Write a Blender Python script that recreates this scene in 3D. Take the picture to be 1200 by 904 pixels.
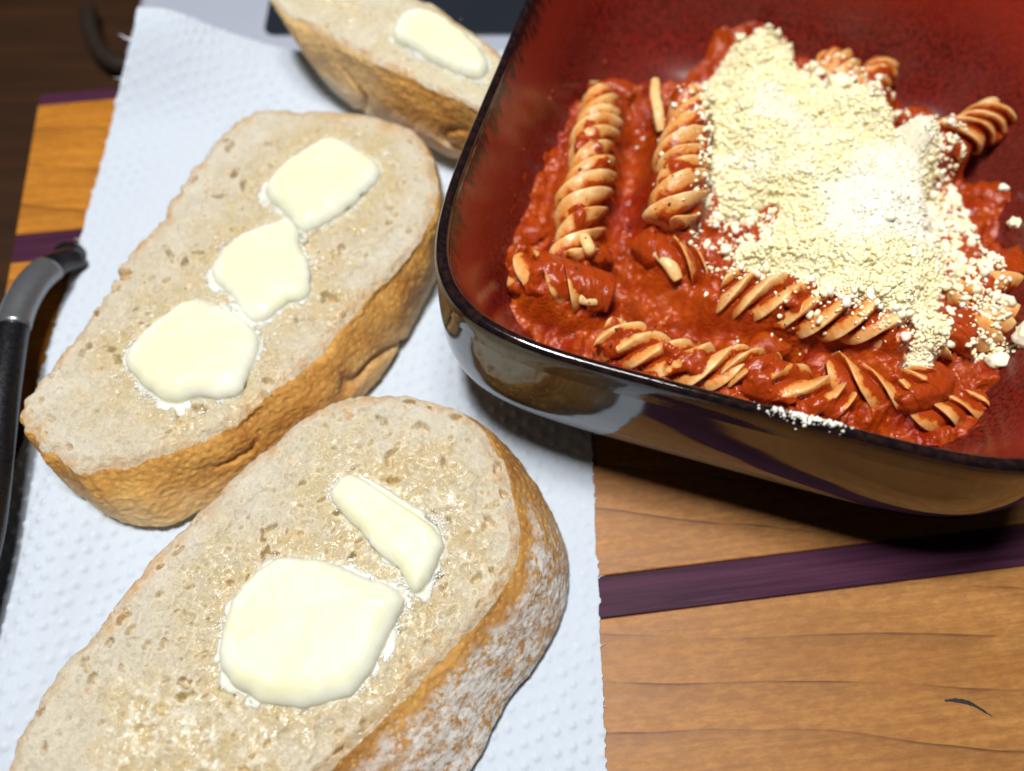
import bpy, math, random
import numpy as np
from mathutils import Vector, Matrix
from mathutils.bvhtree import BVHTree

for o in list(bpy.data.objects): bpy.data.objects.remove(o)
SC = bpy.context.scene
COL = SC.collection
S = 0.01                                     # everything below is laid out in centimetres

# ------------------------------------------------------------------ camera
cam = bpy.data.cameras.new('camera'); cam_o = bpy.data.objects.new('camera', cam); COL.objects.link(cam_o)
cam.sensor_width = 36; cam.lens = 30.0; cam.clip_start = 0.01; cam.clip_end = 20
cam_o.location = (0, 0, 23.2*S); cam_o.rotation_euler = (math.radians(27), 0, 0)
cam.dof.use_dof = True; cam.dof.focus_distance = 0.212; cam.dof.aperture_fstop = 6.3
SC.camera = cam_o
# ------------------------------------------------------------------ light
w = bpy.data.worlds.new('World'); SC.world = w; w.use_nodes = True
bg = w.node_tree.nodes['Background']; bg.inputs[0].default_value = (0.80, 0.88, 1.0, 1); bg.inputs[1].default_value = 0.014
def lamp(name, loc, target, sx, sy, power, col, rz=0):
    l = bpy.data.lights.new(name, 'AREA'); l.shape = 'RECTANGLE'; l.size = sx; l.size_y = sy; l.energy = power; l.color = col
    o = bpy.data.objects.new(name, l); COL.objects.link(o); o.location = Vector(loc)*S
    o.rotation_euler = (Vector(target)-Vector(loc)).to_track_quat('-Z', 'Y').to_euler()
    return o
lamp('ceiling_lamp', (-11, 13, 85), (1, 12, 0), 0.16, 0.09, 7.9, (1.0, 0.985, 0.96))
lamp('ceiling_lamp', (3, 19, 90), (2, 12, 0), 0.14, 0.08, 2.8, (1.0, 0.985, 0.96))
SC.view_settings.view_transform = 'Standard'; SC.view_settings.look = 'None'
SC.view_settings.exposure = 0.0; SC.view_settings.gamma = 1.0; SC.view_settings.use_curve_mapping = False
SC.render.engine = 'CYCLES'

# ------------------------------------------------------------------ helpers
rng = np.random.default_rng(7)
def _hash(ix, iy, iz, seed):
    h = (ix*374761393 + iy*668265263 + iz*2147483647 + seed*974711) & 0xffffffff
    h = ((h ^ (h >> 13))*1274126177) & 0xffffffff
    h = ((h ^ (h >> 16))*2246822519) & 0xffffffff
    return ((h ^ (h >> 15)) & 0xffffff)/float(0xffffff)
def vn(P, scale=1.0, seed=0):                # value noise, -1..1
    Q = np.asarray(P, float)*scale
    i = np.floor(Q).astype(np.int64); f = Q-i; f = f*f*f*(f*(f*6-15)+10)
    r = 0
    for a in (0, 1):
        wx = f[:, 0] if a else 1-f[:, 0]
        for b in (0, 1):
            wy = f[:, 1] if b else 1-f[:, 1]
            for c in (0, 1):
                wz = f[:, 2] if c else 1-f[:, 2]
                r = r+wx*wy*wz*_hash(i[:, 0]+a, i[:, 1]+b, i[:, 2]+c, seed)
    return r*2-1
def fbm(P, scale=1.0, octv=4, seed=0, gain=0.5):
    t = 0; a = 1; n = 0
    for k in range(octv):
        t = t+a*vn(P, scale*2.03**k, seed+k*17); n += a; a *= gain
    return t/n
def sst(a, b, x):
    t = np.clip((x-a)/(b-a), 0, 1); return t*t*(3-2*t)

def mesh(name, V, F, mat, parent=None, origin=None, attrs=None, smooth=True):
    """one mesh object; V in world cm, origin = its base point in world cm (or its parent's origin)"""
    V = np.asarray(V, float)
    og = np.array(parent['_o'] if parent is not None else (origin if origin is not None else (V[:, 0].mean(), V[:, 1].mean(), V[:, 2].min())), float)
    me = bpy.data.meshes.new(name)
    L = ((V-og)*S).astype(np.float32)
    groups = F if isinstance(F, list) and len(F) and isinstance(F[0], np.ndarray) else [np.asarray(F)]
    nl = sum(g.size for g in groups); nf = sum(len(g) for g in groups)
    me.vertices.add(len(L)); me.vertices.foreach_set('co', L.ravel())
    me.loops.add(nl); me.polygons.add(nf)
    me.loops.foreach_set('vertex_index', np.concatenate([g.ravel() for g in groups]).astype(np.int32))
    st = []; k = 0
    for g in groups:
        st.append(k+np.arange(len(g))*g.shape[1]); k += g.size
    me.polygons.foreach_set('loop_start', np.concatenate(st).astype(np.int32))
    me.update(calc_edges=True); me.validate()
    me.polygons.foreach_set('use_smooth', np.full(len(me.polygons), smooth))
    if attrs:
        for n, a in attrs.items():
            at = me.attributes.new(n, 'FLOAT', 'POINT'); at.data.foreach_set('value', np.asarray(a, np.float32))
    me.materials.append(mat)
    o = bpy.data.objects.new(name, me); COL.objects.link(o)
    if parent is not None: o.parent = parent
    else: o.location = og*S
    o['_o'] = [float(x) for x in og]
    return o
def empty(name, origin):
    o = bpy.data.objects.new(name, None); COL.objects.link(o); o.location = Vector(origin)*S; o.empty_display_size = 0.01
    o['_o'] = [float(x) for x in origin]; return o
def tag(o, label=None, cat=None, group=None, kind=None):
    if label: o['label'] = label
    if cat: o['category'] = cat
    if group: o['group'] = group
    if kind: o['kind'] = kind
    return o
def gridf(nr, nc, closed=False):             # quads for nr rings of nc points
    r = np.arange(nr-1)[:, None]; c = np.arange(nc if closed else nc-1)[None, :]
    c2 = (c+1) % nc
    return np.stack([(r*nc+c), (r*nc+c2), ((r+1)*nc+c2), ((r+1)*nc+c)], -1).reshape(-1, 4)
def closed_spline(pts, n):                   # smooth closed curve, even arc length
    P = np.array(pts, float); m = len(P); out = []
    for i in range(m):
        p0, p1, p2, p3 = P[i-1], P[i], P[(i+1) % m], P[(i+2) % m]
        for t in np.linspace(0, 1, 24, endpoint=False):
            out.append(0.5*((2*p1)+(-p0+p2)*t+(2*p0-5*p1+4*p2-p3)*t*t+(-p0+3*p1-3*p2+p3)*t**3))
    Q = np.array(out); Q2 = np.vstack([Q, Q[:1]])
    d = np.r_[0, np.cumsum(np.linalg.norm(np.diff(Q2, axis=0), axis=1))]
    s = np.linspace(0, d[-1], n, endpoint=False)
    return np.stack([np.interp(s, d, Q2[:, k]) for k in range(Q2.shape[1])], -1)
def open_spline(pts, n):
    P = np.array(pts, float); P = np.vstack([2*P[0]-P[1], P, 2*P[-1]-P[-2]]); out = []
    for i in range(1, len(P)-2):
        p0, p1, p2, p3 = P[i-1], P[i], P[i+1], P[i+2]
        for t in np.linspace(0, 1, 24, endpoint=False):
            out.append(0.5*((2*p1)+(-p0+p2)*t+(2*p0-5*p1+4*p2-p3)*t*t+(-p0+3*p1-3*p2+p3)*t**3))
    out.append(P[-2]); Q = np.array(out)
    d = np.r_[0, np.cumsum(np.linalg.norm(np.diff(Q, axis=0), axis=1))]
    s = np.linspace(0, d[-1], n)
    return np.stack([np.interp(s, d, Q[:, k]) for k in range(3)], -1)
def frames(C):
    T = np.gradient(C, axis=0); T /= np.linalg.norm(T, axis=1)[:, None]
    N = np.zeros_like(T); ref = np.array([0, 0, 1.0]) if abs(T[0, 2]) < .9 else np.array([1.0, 0, 0])
    n = ref-T[0]*(ref@T[0]); n /= np.linalg.norm(n)
    for i in range(len(T)):
        n = n-T[i]*(n@T[i]); n /= np.linalg.norm(n); N[i] = n
    return T, N, np.cross(T, N)
def tube(C, rad, nseg=24, flat=1.0, cap=True):
    C = np.asarray(C); T, N, B = frames(C); rad = np.broadcast_to(rad, len(C))
    a = np.linspace(0, 2*math.pi, nseg, endpoint=False)
    V = C[:, None]+rad[:, None, None]*(np.cos(a)[None, :, None]*N[:, None]*flat+np.sin(a)[None, :, None]*B[:, None])
    V = V.reshape(-1, 3); F = [gridf(len(C), nseg, True)]
    if cap:
        k = len(V); V = np.vstack([V, C[:1], C[-1:]]); j = np.arange(nseg); j2 = (j+1) % nseg
        e = (len(C)-1)*nseg
        F.append(np.vstack([np.stack([j2, j, np.full(nseg, k)], -1), np.stack([e+j, e+j2, np.full(nseg, k+1)], -1)]))
    return V, F
def polysd(P, poly):                         # signed distance, positive inside
    P = np.asarray(P)[:, :2]; Q = np.asarray(poly)[:, :2]; n = len(Q)
    d = np.full(len(P), 1e9); ins = np.zeros(len(P), bool)
    for i in range(n):
        a, b = Q[i], Q[(i+1) % n]; e = b-a; wv = P-a
        t = np.clip((wv@e)/(e@e+1e-12), 0, 1)
        d = np.minimum(d, np.linalg.norm(wv-t[:, None]*e, axis=1))
        c = ((a[1] > P[:, 1]) != (b[1] > P[:, 1])) & (P[:, 0] < (b[0]-a[0])*(P[:, 1]-a[1])/(b[1]-a[1]+1e-12)+a[0])
        ins ^= c
    return np.where(ins, d, -d)
_t = (1+5**.5)/2
ICO_V = np.array([(-1,_t,0),(1,_t,0),(-1,-_t,0),(1,-_t,0),(0,-1,_t),(0,1,_t),(0,-1,-_t),(0,1,-_t),(_t,0,-1),(_t,0,1),(-_t,0,-1),(-_t,0,1)])
ICO_V /= np.linalg.norm(ICO_V[0])
ICO_F = np.array([(0,11,5),(0,5,1),(0,1,7),(0,7,10),(0,10,11),(1,5,9),(5,11,4),(11,10,2),(10,7,6),(7,1,8),(3,9,4),(3,4,2),(3,2,6),(3,6,8),(3,8,9),(4,9,5),(2,4,11),(6,2,10),(8,6,7),(9,8,1)])
def subdiv(V, F):
    V = [tuple(v) for v in V]; idx = {}; out = []
    def mid(a, b):
        k = (min(a, b), max(a, b))
        if k not in idx:
            m = np.array(V[a])+np.array(V[b]); V.append(tuple(m/np.linalg.norm(m))); idx[k] = len(V)-1
        return idx[k]
    for a, b, c in F:
        x, y, z = mid(a, b), mid(b, c), mid(c, a); out += [(a, x, z), (b, y, x), (c, z, y), (x, y, z)]
    return np.array(V), np.array(out)
OCT_V = np.array([(1., 0, 0), (-1, 0, 0), (0, 1, 0), (0, -1, 0), (0, 0, 1), (0, 0, -1)]); OCT_F = np.array([(0, 2, 4), (2, 1, 4), (1, 3, 4), (3, 0, 4), (2, 0, 5), (1, 2, 5), (3, 1, 5), (0, 3, 5)])
ICO2_V, ICO2_F = subdiv(ICO_V, ICO_F)
ICO3_V, ICO3_F = subdiv(ICO2_V, ICO2_F)
def blobs(cent, size, bv=ICO_V, bf=ICO_F, rough=0.25, squash=(0.6, 1.0), seed=1):
    """many small irregular grains joined in one mesh"""
    r = np.random.default_rng(seed); n = len(cent); m = len(bv)
    A = r.normal(size=(n, 3, 3)); q, _ = np.linalg.qr(A); q = q*np.sign(np.linalg.det(q))[:, None, None]
    sc = r.uniform(squash[0], squash[1], (n, 3))*np.asarray(size)[:, None]
    V = bv[None]*(1+rough*r.uniform(-1, 1, (n, m, 1)))
    V = np.einsum('nij,nmj->nmi', q, V*sc[:, None, :])+np.asarray(cent)[:, None]
    F = bf[None]+(np.arange(n)*m)[:, None, None]
    return V.reshape(-1, 3), F.reshape(-1, 3)

# ------------------------------------------------------------------ materials
class M:
    def __init__(s, name):
        s.m = bpy.data.materials.new(name); s.m.use_nodes = True; s.nt = s.m.node_tree; s.n = s.nt.nodes; s.l = s.nt.links
        s.b = s.n['Principled BSDF']; s.co = s.n.new('ShaderNodeTexCoord').outputs['Object']
    def set(s, **k):
        for a, v in k.items():
            nm = {'rough': 'Roughness', 'color': 'Base Color', 'sss': 'Subsurface Weight', 'sssr': 'Subsurface Radius', 'ssss': 'Subsurface Scale', 'ior': 'IOR', 'coat': 'Coat Weight', 'coatr': 'Coat Roughness', 'coation': 'Coat IOR', 'metal': 'Metallic', 'spec': 'Specular IOR Level', 'sheen': 'Sheen Weight', 'trans': 'Transmission Weight', 'normal': 'Normal', 'coatn': 'Coat Normal'}[a]
            if hasattr(v, 'node'): s.l.new(v, s.b.inputs[nm])
            else: s.b.inputs[nm].default_value = v if not (nm == 'Base Color' and len(v) == 3) else (*v, 1)
        return s
    def map(s, scale=(1, 1, 1), rot=(0, 0, 0), vec=None):
        n = s.n.new('ShaderNodeMapping'); s.l.new(vec or s.co, n.inputs[0]); n.inputs['Scale'].default_value = scale; n.inputs['Rotation'].default_value = rot; return n.outputs[0]
    def noise(s, scale, detail=4, rough=.55, vec=None, dist=0.0, col=False):   # scale in features per cm
        n = s.n.new('ShaderNodeTexNoise'); s.l.new(vec or s.co, n.inputs['Vector']); n.inputs['Scale'].default_value = scale*100; n.inputs['Detail'].default_value = detail
        n.inputs['Roughness'].default_value = rough; n.inputs['Distortion'].default_value = dist; return n.outputs['Color' if col else 'Fac']
    def voro(s, scale, feature='F1', vec=None, rand=1.0, out='Distance'):
        n = s.n.new('ShaderNodeTexVoronoi'); n.feature = feature; s.l.new(vec or s.co, n.inputs['Vector']); n.inputs['Scale'].default_value = scale*100; n.inputs['Randomness'].default_value = rand; return n.outputs[out]
    def ramp(s, fac, stops):
        n = s.n.new('ShaderNodeValToRGB'); s.l.new(fac, n.inputs[0]); e = n.color_ramp.elements
        while len(e) < len(stops): e.new(.5)
        for el, (p, c) in zip(e, stops):
            el.position = p; el.color = (c, c, c, 1) if isinstance(c, (int, float)) else (*c, 1)
        return n.outputs[0]
    def mix(s, fac, a, b, mode='MIX'):
        n = s.n.new('ShaderNodeMix'); n.data_type = 'RGBA'; n.blend_type = mode
        for v, i in ((fac, 0), (a, 6), (b, 7)):
            if hasattr(v, 'node'): s.l.new(v, n.inputs[i])
            elif i == 0: n.inputs[0].default_value = v
            else: n.inputs[i].default_value = (*v, 1) if not isinstance(v, (int, float)) else (v, v, v, 1)
        return n.outputs[2]
    def math(s, op, a, b=0.0, clamp=False):
        n = s.n.new('ShaderNodeMath'); n.operation = op; n.use_clamp = clamp
        for v, i in ((a, 0), (b, 1)):
            if hasattr(v, 'node'): s.l.new(v, n.inputs[i])
            else: n.inputs[i].default_value = v
        return n.outputs[0]
    def attr(s, name):
        n = s.n.new('ShaderNodeAttribute'); n.attribute_name = name; return n.outputs['Fac']
    def bump(s, h, dist, strength=1.0, normal=None):    # dist in cm
        n = s.n.new('ShaderNodeBump'); s.l.new(h, n.inputs['Height']); n.inputs['Distance'].default_value = dist*S; n.inputs['Strength'].default_value = strength
        if normal is not None: s.l.new(normal, n.inputs['Normal'])
        return n.outputs[0]
    def sep(s, vec=None):
        n = s.n.new('ShaderNodeSeparateXYZ'); s.l.new(vec or s.co, n.inputs[0]); return n.outputs
    def objrand(s):
        return s.n.new('ShaderNodeObjectInfo').outputs['Random']

def cherry(name, base, dark, seed, wav=1.0):
    k = M(name)
    off = k.n.new('ShaderNodeMapping'); k.l.new(k.co, off.inputs[0]); off.inputs['Location'].default_value = (seed*.13, seed*.07, seed*.03)
    v = off.outputs[0]
    warp = k.noise(.09*wav, 3, .5, vec=k.map((.6, 1, 1), vec=v), col=True)
    wv = k.n.new('ShaderNodeMix'); wv.data_type = 'VECTOR'; wv.inputs[0].default_value = 0.02; k.l.new(v, wv.inputs[4]); k.l.new(warp, wv.inputs[5])
    vv = wv.outputs[1]
    w1 = k.n.new('ShaderNodeTexWave'); w1.wave_type = 'BANDS'; w1.bands_direction = 'Y'; w1.wave_profile = 'SAW'
    k.l.new(k.map((.45, 1, 1), (0, 0, .42), vec=vv), w1.inputs[0]); w1.inputs['Scale'].default_value = 22; w1.inputs['Distortion'].default_value = 9.0; w1.inputs['Detail'].default_value = 3.5; w1.inputs['Detail Scale'].default_value = .4
    ring = k.ramp(w1.outputs['Fac'], [(0, .0), (.6, .08), (.93, .35), (.985, 1), (1, .1)])
    fine = k.noise(1.6, 6, .65, vec=k.map((.13, 3.2, 1), vec=vv))
    blot = k.noise(.35, 4, .6, vec=k.map((.6, 1, 1), vec=v))
    fleck = k.noise(7, 3, .6, vec=k.map((.45, 1, 1), vec=v))
    fig = k.noise(2.6, 6, .75, vec=k.map((.7, 2.2, 1), (0, 0, .3), vec=vv))
    c = k.mix(k.ramp(blot, [(.3, 0), (.72, 1)]), base, tuple(x*y for x, y in zip(base, (.74, .66, .55))))
    c = k.mix(k.math('MULTIPLY', k.ramp(fig, [(.40, 1), (.60, 0)]), .55), c, tuple(.5*(x+y) for x, y in zip(base, dark)))
    c = k.mix(k.math('MULTIPLY', k.ramp(fine, [(.35, 1), (.6, 0)]), .42), c, dark)
    c = k.mix(k.math('MULTIPLY', k.ramp(fleck, [(.42, 1), (.6, 0)]), .32), c, dark)
    c = k.mix(k.math('MULTIPLY', ring, k.ramp(k.noise(.5, 2, .5, vec=v), [(.32, .05), (.60, .9)])), c, tuple(x*.45 for x in dark))
    k.set(color=c, rough=k.ramp(fine, [(.3, .42), (.7, .56)]), spec=.35, normal=k.bump(k.mix(.5, fine, fleck), .012, .5))
    return k.m
MAT = {}
MAT['cherry'] = [cherry('cherry_wood_%d' % i, (.50, .235, .060), (.19, .064, .015), i*3.7+1, .8+.2*i) for i in range(3)]
MAT['cherry_orange'] = cherry('cherry_wood_orange', (.60, .25, .022), (.30, .095, .010), 11.3)
k = M('purpleheart_wood')
n1 = k.noise(2.2, 5, .65, vec=k.map((.06, 3, 1))); n2 = k.noise(3.0, 4, .7, vec=k.map((.12, 6, 1)))
c = k.mix(k.ramp(n1, [(.3, 0), (.7, 1)]), (.028, .006, .018), (.080, .022, .052))
c = k.mix(k.math('MULTIPLY', k.ramp(n2, [(.56, 0), (.70, 1)]), .3), c, (.13, .075, .105))
k.set(color=c, rough=.5, spec=.12, normal=k.bump(n2, .01, .5)); MAT['purple'] = k.m
k = M('knot_bark'); k.set(color=(.012, .008, .008), rough=.5); MAT['knot'] = k.m

k = M('dark_table_wood'); n1 = k.noise(.5, 4, .6, vec=k.map((.2, 2, 1)))
k.set(color=k.mix(k.ramp(n1, [(.3, 0), (.7, 1)]), (.022, .009, .004), (.045, .018, .006)), rough=.55, spec=.2); MAT['table'] = k.m

k = M('paper_towel')
fb = k.noise(9, 4, .7, vec=k.map((1, .5, 1))); f2 = k.noise(28, 3, .7)
k.set(color=k.mix(fb, (.51, .57, .645), (.575, .635, .71)), rough=.95, spec=.1, sss=.25, sssr=(.3, .3, .3), ssss=.003, normal=k.bump(k.mix(.5, fb, f2), .012, .8)); MAT['towel'] = k.m

k = M('black_handle'); n1 = k.noise(12, 4, .6); sc = k.noise(6, 3, .6, vec=k.map((1, 1, .1)))
k.set(color=(.006, .006, .008), rough=k.ramp(n1, [(.3, .22), (.75, .42)]), spec=.6, normal=k.bump(n1, .006, .5)); MAT['handle'] = k.m

k = M('highlight_grey'); k.set(color=k.mix(k.noise(4, 3, .5), (.20, .21, .23), (.28, .29, .31)), rough=.28, metal=.7); MAT['handle_shine'] = k.m  # paints the grey highlight on the black handle
def crumb_mat(name, light, warm):
    k = M(name)
    a = k.noise(1.1, 5, .6); b = k.noise(7, 5, .7); c_ = k.noise(20, 4, .7)
    wv_ = k.mix(.012, k.co, k.noise(3, 3, .6, col=True)); cell = k.voro(4.2, 'F1', vec=wv_); cell2 = k.voro(10, 'F1', vec=wv_)
    cellh = k.mix(.5, k.ramp(cell, [(.12, 0), (.42, 1)]), k.ramp(cell2, [(.1, 0), (.4, 1)]))
    wet = k.attr('wet'); froth = k.attr('froth'); edge = k.attr('edge'); pore = k.attr('pore')
    c = k.mix(k.ramp(a, [(.3, 0), (.7, 1)]), light, tuple(x*y for x, y in zip(light, (.90, .86, .78))))
    c = k.mix(k.math('MULTIPLY', k.ramp(b, [(.5, 0), (.75, 1)]), .2), c, (.72, .67, .55))
    sp = k.ramp(k.noise(2.3, 3, .6), [(.655, 0), (.72, 1)])
    c = k.mix(k.math('MULTIPLY', sp, .55), c, (.55, .27, .07))
    c = k.mix(k.math('MULTIPLY', wet, k.ramp(k.noise(2.0, 4, .6), [(.3, .25), (.65, .8)])), c, warm)
    c = k.mix(k.math('MULTIPLY', pore, .45), c, (.58, .41, .17))
    c = k.mix(k.math('MULTIPLY', edge, k.ramp(k.noise(2.5, 4, .6), [(.35, .1), (.7, .9)])), c, (.55, .30, .10))
    c = k.mix(k.math('MULTIPLY', froth, .75), c, (.80, .78, .66))
    r = k.math('SUBTRACT', k.ramp(b, [(.3, .62), (.7, .82)]), k.math('MULTIPLY', wet, k.ramp(k.noise(5, 4, .6), [(.35, .2), (.58, .68)])), True)
    k.set(color=c, rough=r, spec=.42, sss=.6, sssr=(1, .78, .52), ssss=.004, normal=k.bump(c_, .012, .4, k.bump(k.mix(.22, cellh, b), .07, .7)))
    return k.m
MAT['crumb'] = crumb_mat('bread_crumb', (.60, .555, .455), (.55, .42, .20))
MAT['crumb_far'] = crumb_mat('bread_crumb_pale', (.64, .60, .49), (.62, .52, .32))

def crust_mat(name, gold, brown, grey, fl):
    k = M(name)
    a = k.noise(.55, 5, .6); b = k.noise(3.5, 5, .65); d = k.noise(11, 4, .7); bub = k.voro(5.5, 'F1')
    t = k.attr('toast'); flour = k.attr('flour'); pale = k.attr('pale')
    c = k.mix(k.ramp(k.math('ADD', k.math('MULTIPLY', a, .75), k.math('MULTIPLY', b, .35)), [(.38, 0), (.70, 1)]), gold, brown)
    c = k.mix(k.math('MULTIPLY', t, k.ramp(b, [(.3, .4), (.7, 1)])), c, grey)
    c = k.mix(k.math('MULTIPLY', k.ramp(bub, [(.05, 1), (.34, 0)]), .55), c, tuple(min(1, x*1.45) for x in gold))
    c = k.mix(k.math('MULTIPLY', k.ramp(d, [(.5, 0), (.7, 1)]), .22), c, (.62, .42, .2))
    c = k.mix(pale, c, (.84, .58, .27))
    fm = k.math('MULTIPLY', flour, k.ramp(k.math('ADD', k.math('MULTIPLY', b, .55), k.math('ADD', k.math('MULTIPLY', a, .3), k.math('MULTIPLY', d, .15))), [(.44, 0), (.54, 1)]))
    c = k.mix(k.math('MULTIPLY', fm, fl), c, (.74, .71, .66))
    r = k.mix(fm, k.ramp(b, [(.3, .42), (.7, .62)]), .95)
    k.set(color=c, rough=r, spec=.4, sss=.2, sssr=(1, .5, .2), ssss=.0015, normal=k.bump(d, .016, .5, k.bump(k.mix(.6, b, bub), .05, .8)))
    return k.m
MAT['crust_gold'] = crust_mat('golden_crust', (.84, .48, .125), (.52, .205, .038), (.33, .185, .08), .8)
MAT['crust_flour'] = crust_mat('floury_crust', (.72, .40, .11), (.36, .15, .035), (.28, .15, .06), .95)

k = M('butter'); n1 = k.noise(1.2, 3, .5); n2 = k.noise(9, 3, .6); md = k.attr('melt')
c = k.mix(k.ramp(n1, [(.3, 0), (.7, 1)]), (.74, .725, .485), (.76, .745, .545)); c = k.mix(md, c, (.78, .79, .67))
k.set(color=c, rough=k.mix(md, .46, .22), spec=.36, sss=.65, sssr=(1, .9, .55), ssss=.0035, normal=k.bump(n2, .012, .4, k.bump(k.noise(4, 3, .5), .03, .25))); MAT['butter'] = k.m
k = M('butter_froth'); k.set(color=(.86, .86, .80), rough=.25, sss=.4, sssr=(1, 1, .9), ssss=.001); MAT['froth'] = k.m

# bowl glazes
k = M('red_glaze')
sp = k.noise(8.5, 4, .7); a = k.noise(.45, 4, .6); st = k.noise(4, 4, .6, vec=k.map((1, 1, .25)))
c = k.mix(k.ramp(sp, [(.36, 0), (.62, 1)]), (.032, .005, .004), (.225, .018, .011))
c = k.mix(k.math('MULTIPLY', k.ramp(a, [(.4, 0), (.65, 1)]), .45), c, (.15, .032, .022))
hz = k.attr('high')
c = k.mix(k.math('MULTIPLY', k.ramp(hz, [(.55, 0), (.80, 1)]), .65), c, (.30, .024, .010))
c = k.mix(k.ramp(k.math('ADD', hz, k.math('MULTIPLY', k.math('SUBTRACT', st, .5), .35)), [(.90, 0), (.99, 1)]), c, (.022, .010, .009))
k.set(color=c, rough=k.ramp(sp, [(.3, .26), (.7, .16)]), ior=1.40, normal=k.bump(sp, .006, .35), coat=0.0); MAT['red_glaze'] = k.m
k = M('dark_rim_glaze'); a = k.noise(5, 4, .6)
k.set(color=k.mix(k.ramp(a, [(.45, 0), (.7, 1)]), (.008, .005, .006), (.03, .012, .01)), rough=.10, ior=1.55, normal=k.bump(k.noise(1.6, 3, .6), .03, .35)); MAT['rim'] = k.m
k = M('black_glaze'); a = k.noise(1.2, 4, .6)
k.set(color=k.mix(k.ramp(a, [(.4, 0), (.7, 1)]), (.006, .005, .006), (.016, .012, .012)), rough=.09, ior=1.9, normal=k.bump(k.noise(.9, 2, .5), .02, .12)); MAT['black_glaze'] = k.m

k = M('tomato_sauce')
a = k.noise(.9, 5, .6); b = k.noise(4, 5, .65); d = k.noise(16, 4, .7); ch = k.attr('chunk')
c = k.mix(k.ramp(a, [(.35, 0), (.68, 1)]), (.30, .025, .0025), (.42, .062, .004))
c = k.mix(k.math('MULTIPLY', k.ramp(b, [(.45, 0), (.7, 1)]), .6), c, (.49, .095, .006))
c = k.mix(k.math('MULTIPLY', k.ramp(k.noise(3, 3, .5), [(.62, 0), (.72, 1)]), .5), c, (.16, .02, .008))
c = k.mix(ch, c, (.27, .018, .003))
k.set(color=c, rough=k.ramp(k.noise(1.7, 3, .6), [(.3, .07), (.7, .24)]), ior=1.50, sss=.08, sssr=(1, .25, .1), ssss=.001, normal=k.bump(k.noise(9, 2, .5), .05, .8, k.bump(b, .08, .6))); MAT['sauce'] = k.m
k = M('cooked_pasta')
g = k.attr('groove'); a = k.noise(1.3, 4, .6); b = k.noise(6, 4, .6); oi = k.objrand(); sv = k.attr('saucy')
c = k.mix(k.ramp(a, [(.3, 0), (.7, 1)]), (.84, .60, .30), (.78, .48, .17))
film = k.math('ADD', k.math('MULTIPLY', g, 1.25), k.math('SUBTRACT', k.math('ADD', k.math('MULTIPLY', a, 1.3), k.math('MULTIPLY', b, .55)), .60))
film = k.math('ADD', film, k.math('MULTIPLY', sv, .9))
fm = k.ramp(film, [(.28, 0), (.55, .42), (.95, 1)])
c = k.mix(fm, c, (.62, .205, .024)); c = k.mix(k.ramp(film, [(.85, 0), (1.2, 1)]), c, (.36, .045, .005))
k.set(color=c, rough=k.ramp(b, [(.3, .16), (.7, .34)]), ior=1.42, sss=.45, sssr=(1, .6, .3), ssss=.002, normal=k.bump(k.noise(8, 3, .6), .05, .6)); MAT['pasta'] = k.m
k = M('grated_cheese'); y = k.attr('tint')
c = k.mix(y, (.91, .905, .84), (.93, .85, .52)); n1 = k.noise(14, 3, .6)
k.set(color=c, rough=.75, spec=.3, sss=0.0); MAT['cheese'] = k.m
k = M('herb'); k.set(color=k.mix(k.objrand(), (.02, .018, .006), (.03, .03, .01)), rough=.6); MAT['herb'] = k.m
k = M('tomato_piece'); a = k.noise(3, 4, .6)
k.set(color=k.mix(k.ramp(a, [(.35, 0), (.7, 1)]), (.28, .014, .003), (.40, .045, .006)), rough=.18, sss=.1, sssr=(1, .2, .1), ssss=.003, coat=.4, coatr=.06, normal=k.bump(k.noise(9, 3, .6), .03, .5)); MAT['tomato'] = k.m
k = M('white_enamel'); k.set(color=k.mix(k.noise(.3, 3, .5), (.36, .39, .47), (.40, .43, .52)), rough=.35, spec=.4); MAT['enamel'] = k.m
k = M('black_glass'); k.set(color=k.mix(k.noise(.4, 3, .5), (.014, .018, .026), (.020, .025, .034)), rough=.3, spec=.35); MAT['blackglass'] = k.m
k = M('dark_iron'); k.set(color=k.mix(k.noise(3, 3, .5), (.022, .014, .010), (.040, .028, .022)), rough=.4, metal=.2); MAT['iron'] = k.m
k = M('white_china'); k.set(color=k.mix(k.noise(.5, 2, .5), (.62, .62, .58), (.68, .68, .64)), rough=.3); MAT['china'] = k.m

# ------------------------------------------------------------------ table
def boxmesh(x0, x1, y0, y1, z0, z1, bev=.05):
    b = bev
    V = []; 
    for z, i in ((z0, b), (z0+b, 0), (z1-b, 0), (z1, b)):
        V += [(x0+i, y0+i, z), (x1-i, y0+i, z), (x1-i, y1-i, z), (x0+i, y1-i, z)]
    F = gridf(4, 4, True).tolist()+[[3, 2, 1, 0], [12, 13, 14, 15]]
    return np.array(V, float), np.array(F)
V, F = boxmesh(-60, 60, -40, 70, -5.5, -3.5)
tag(mesh('table', V, F, MAT['table'], origin=(0, 0, -5.5), smooth=False), kind='structure')

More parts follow.
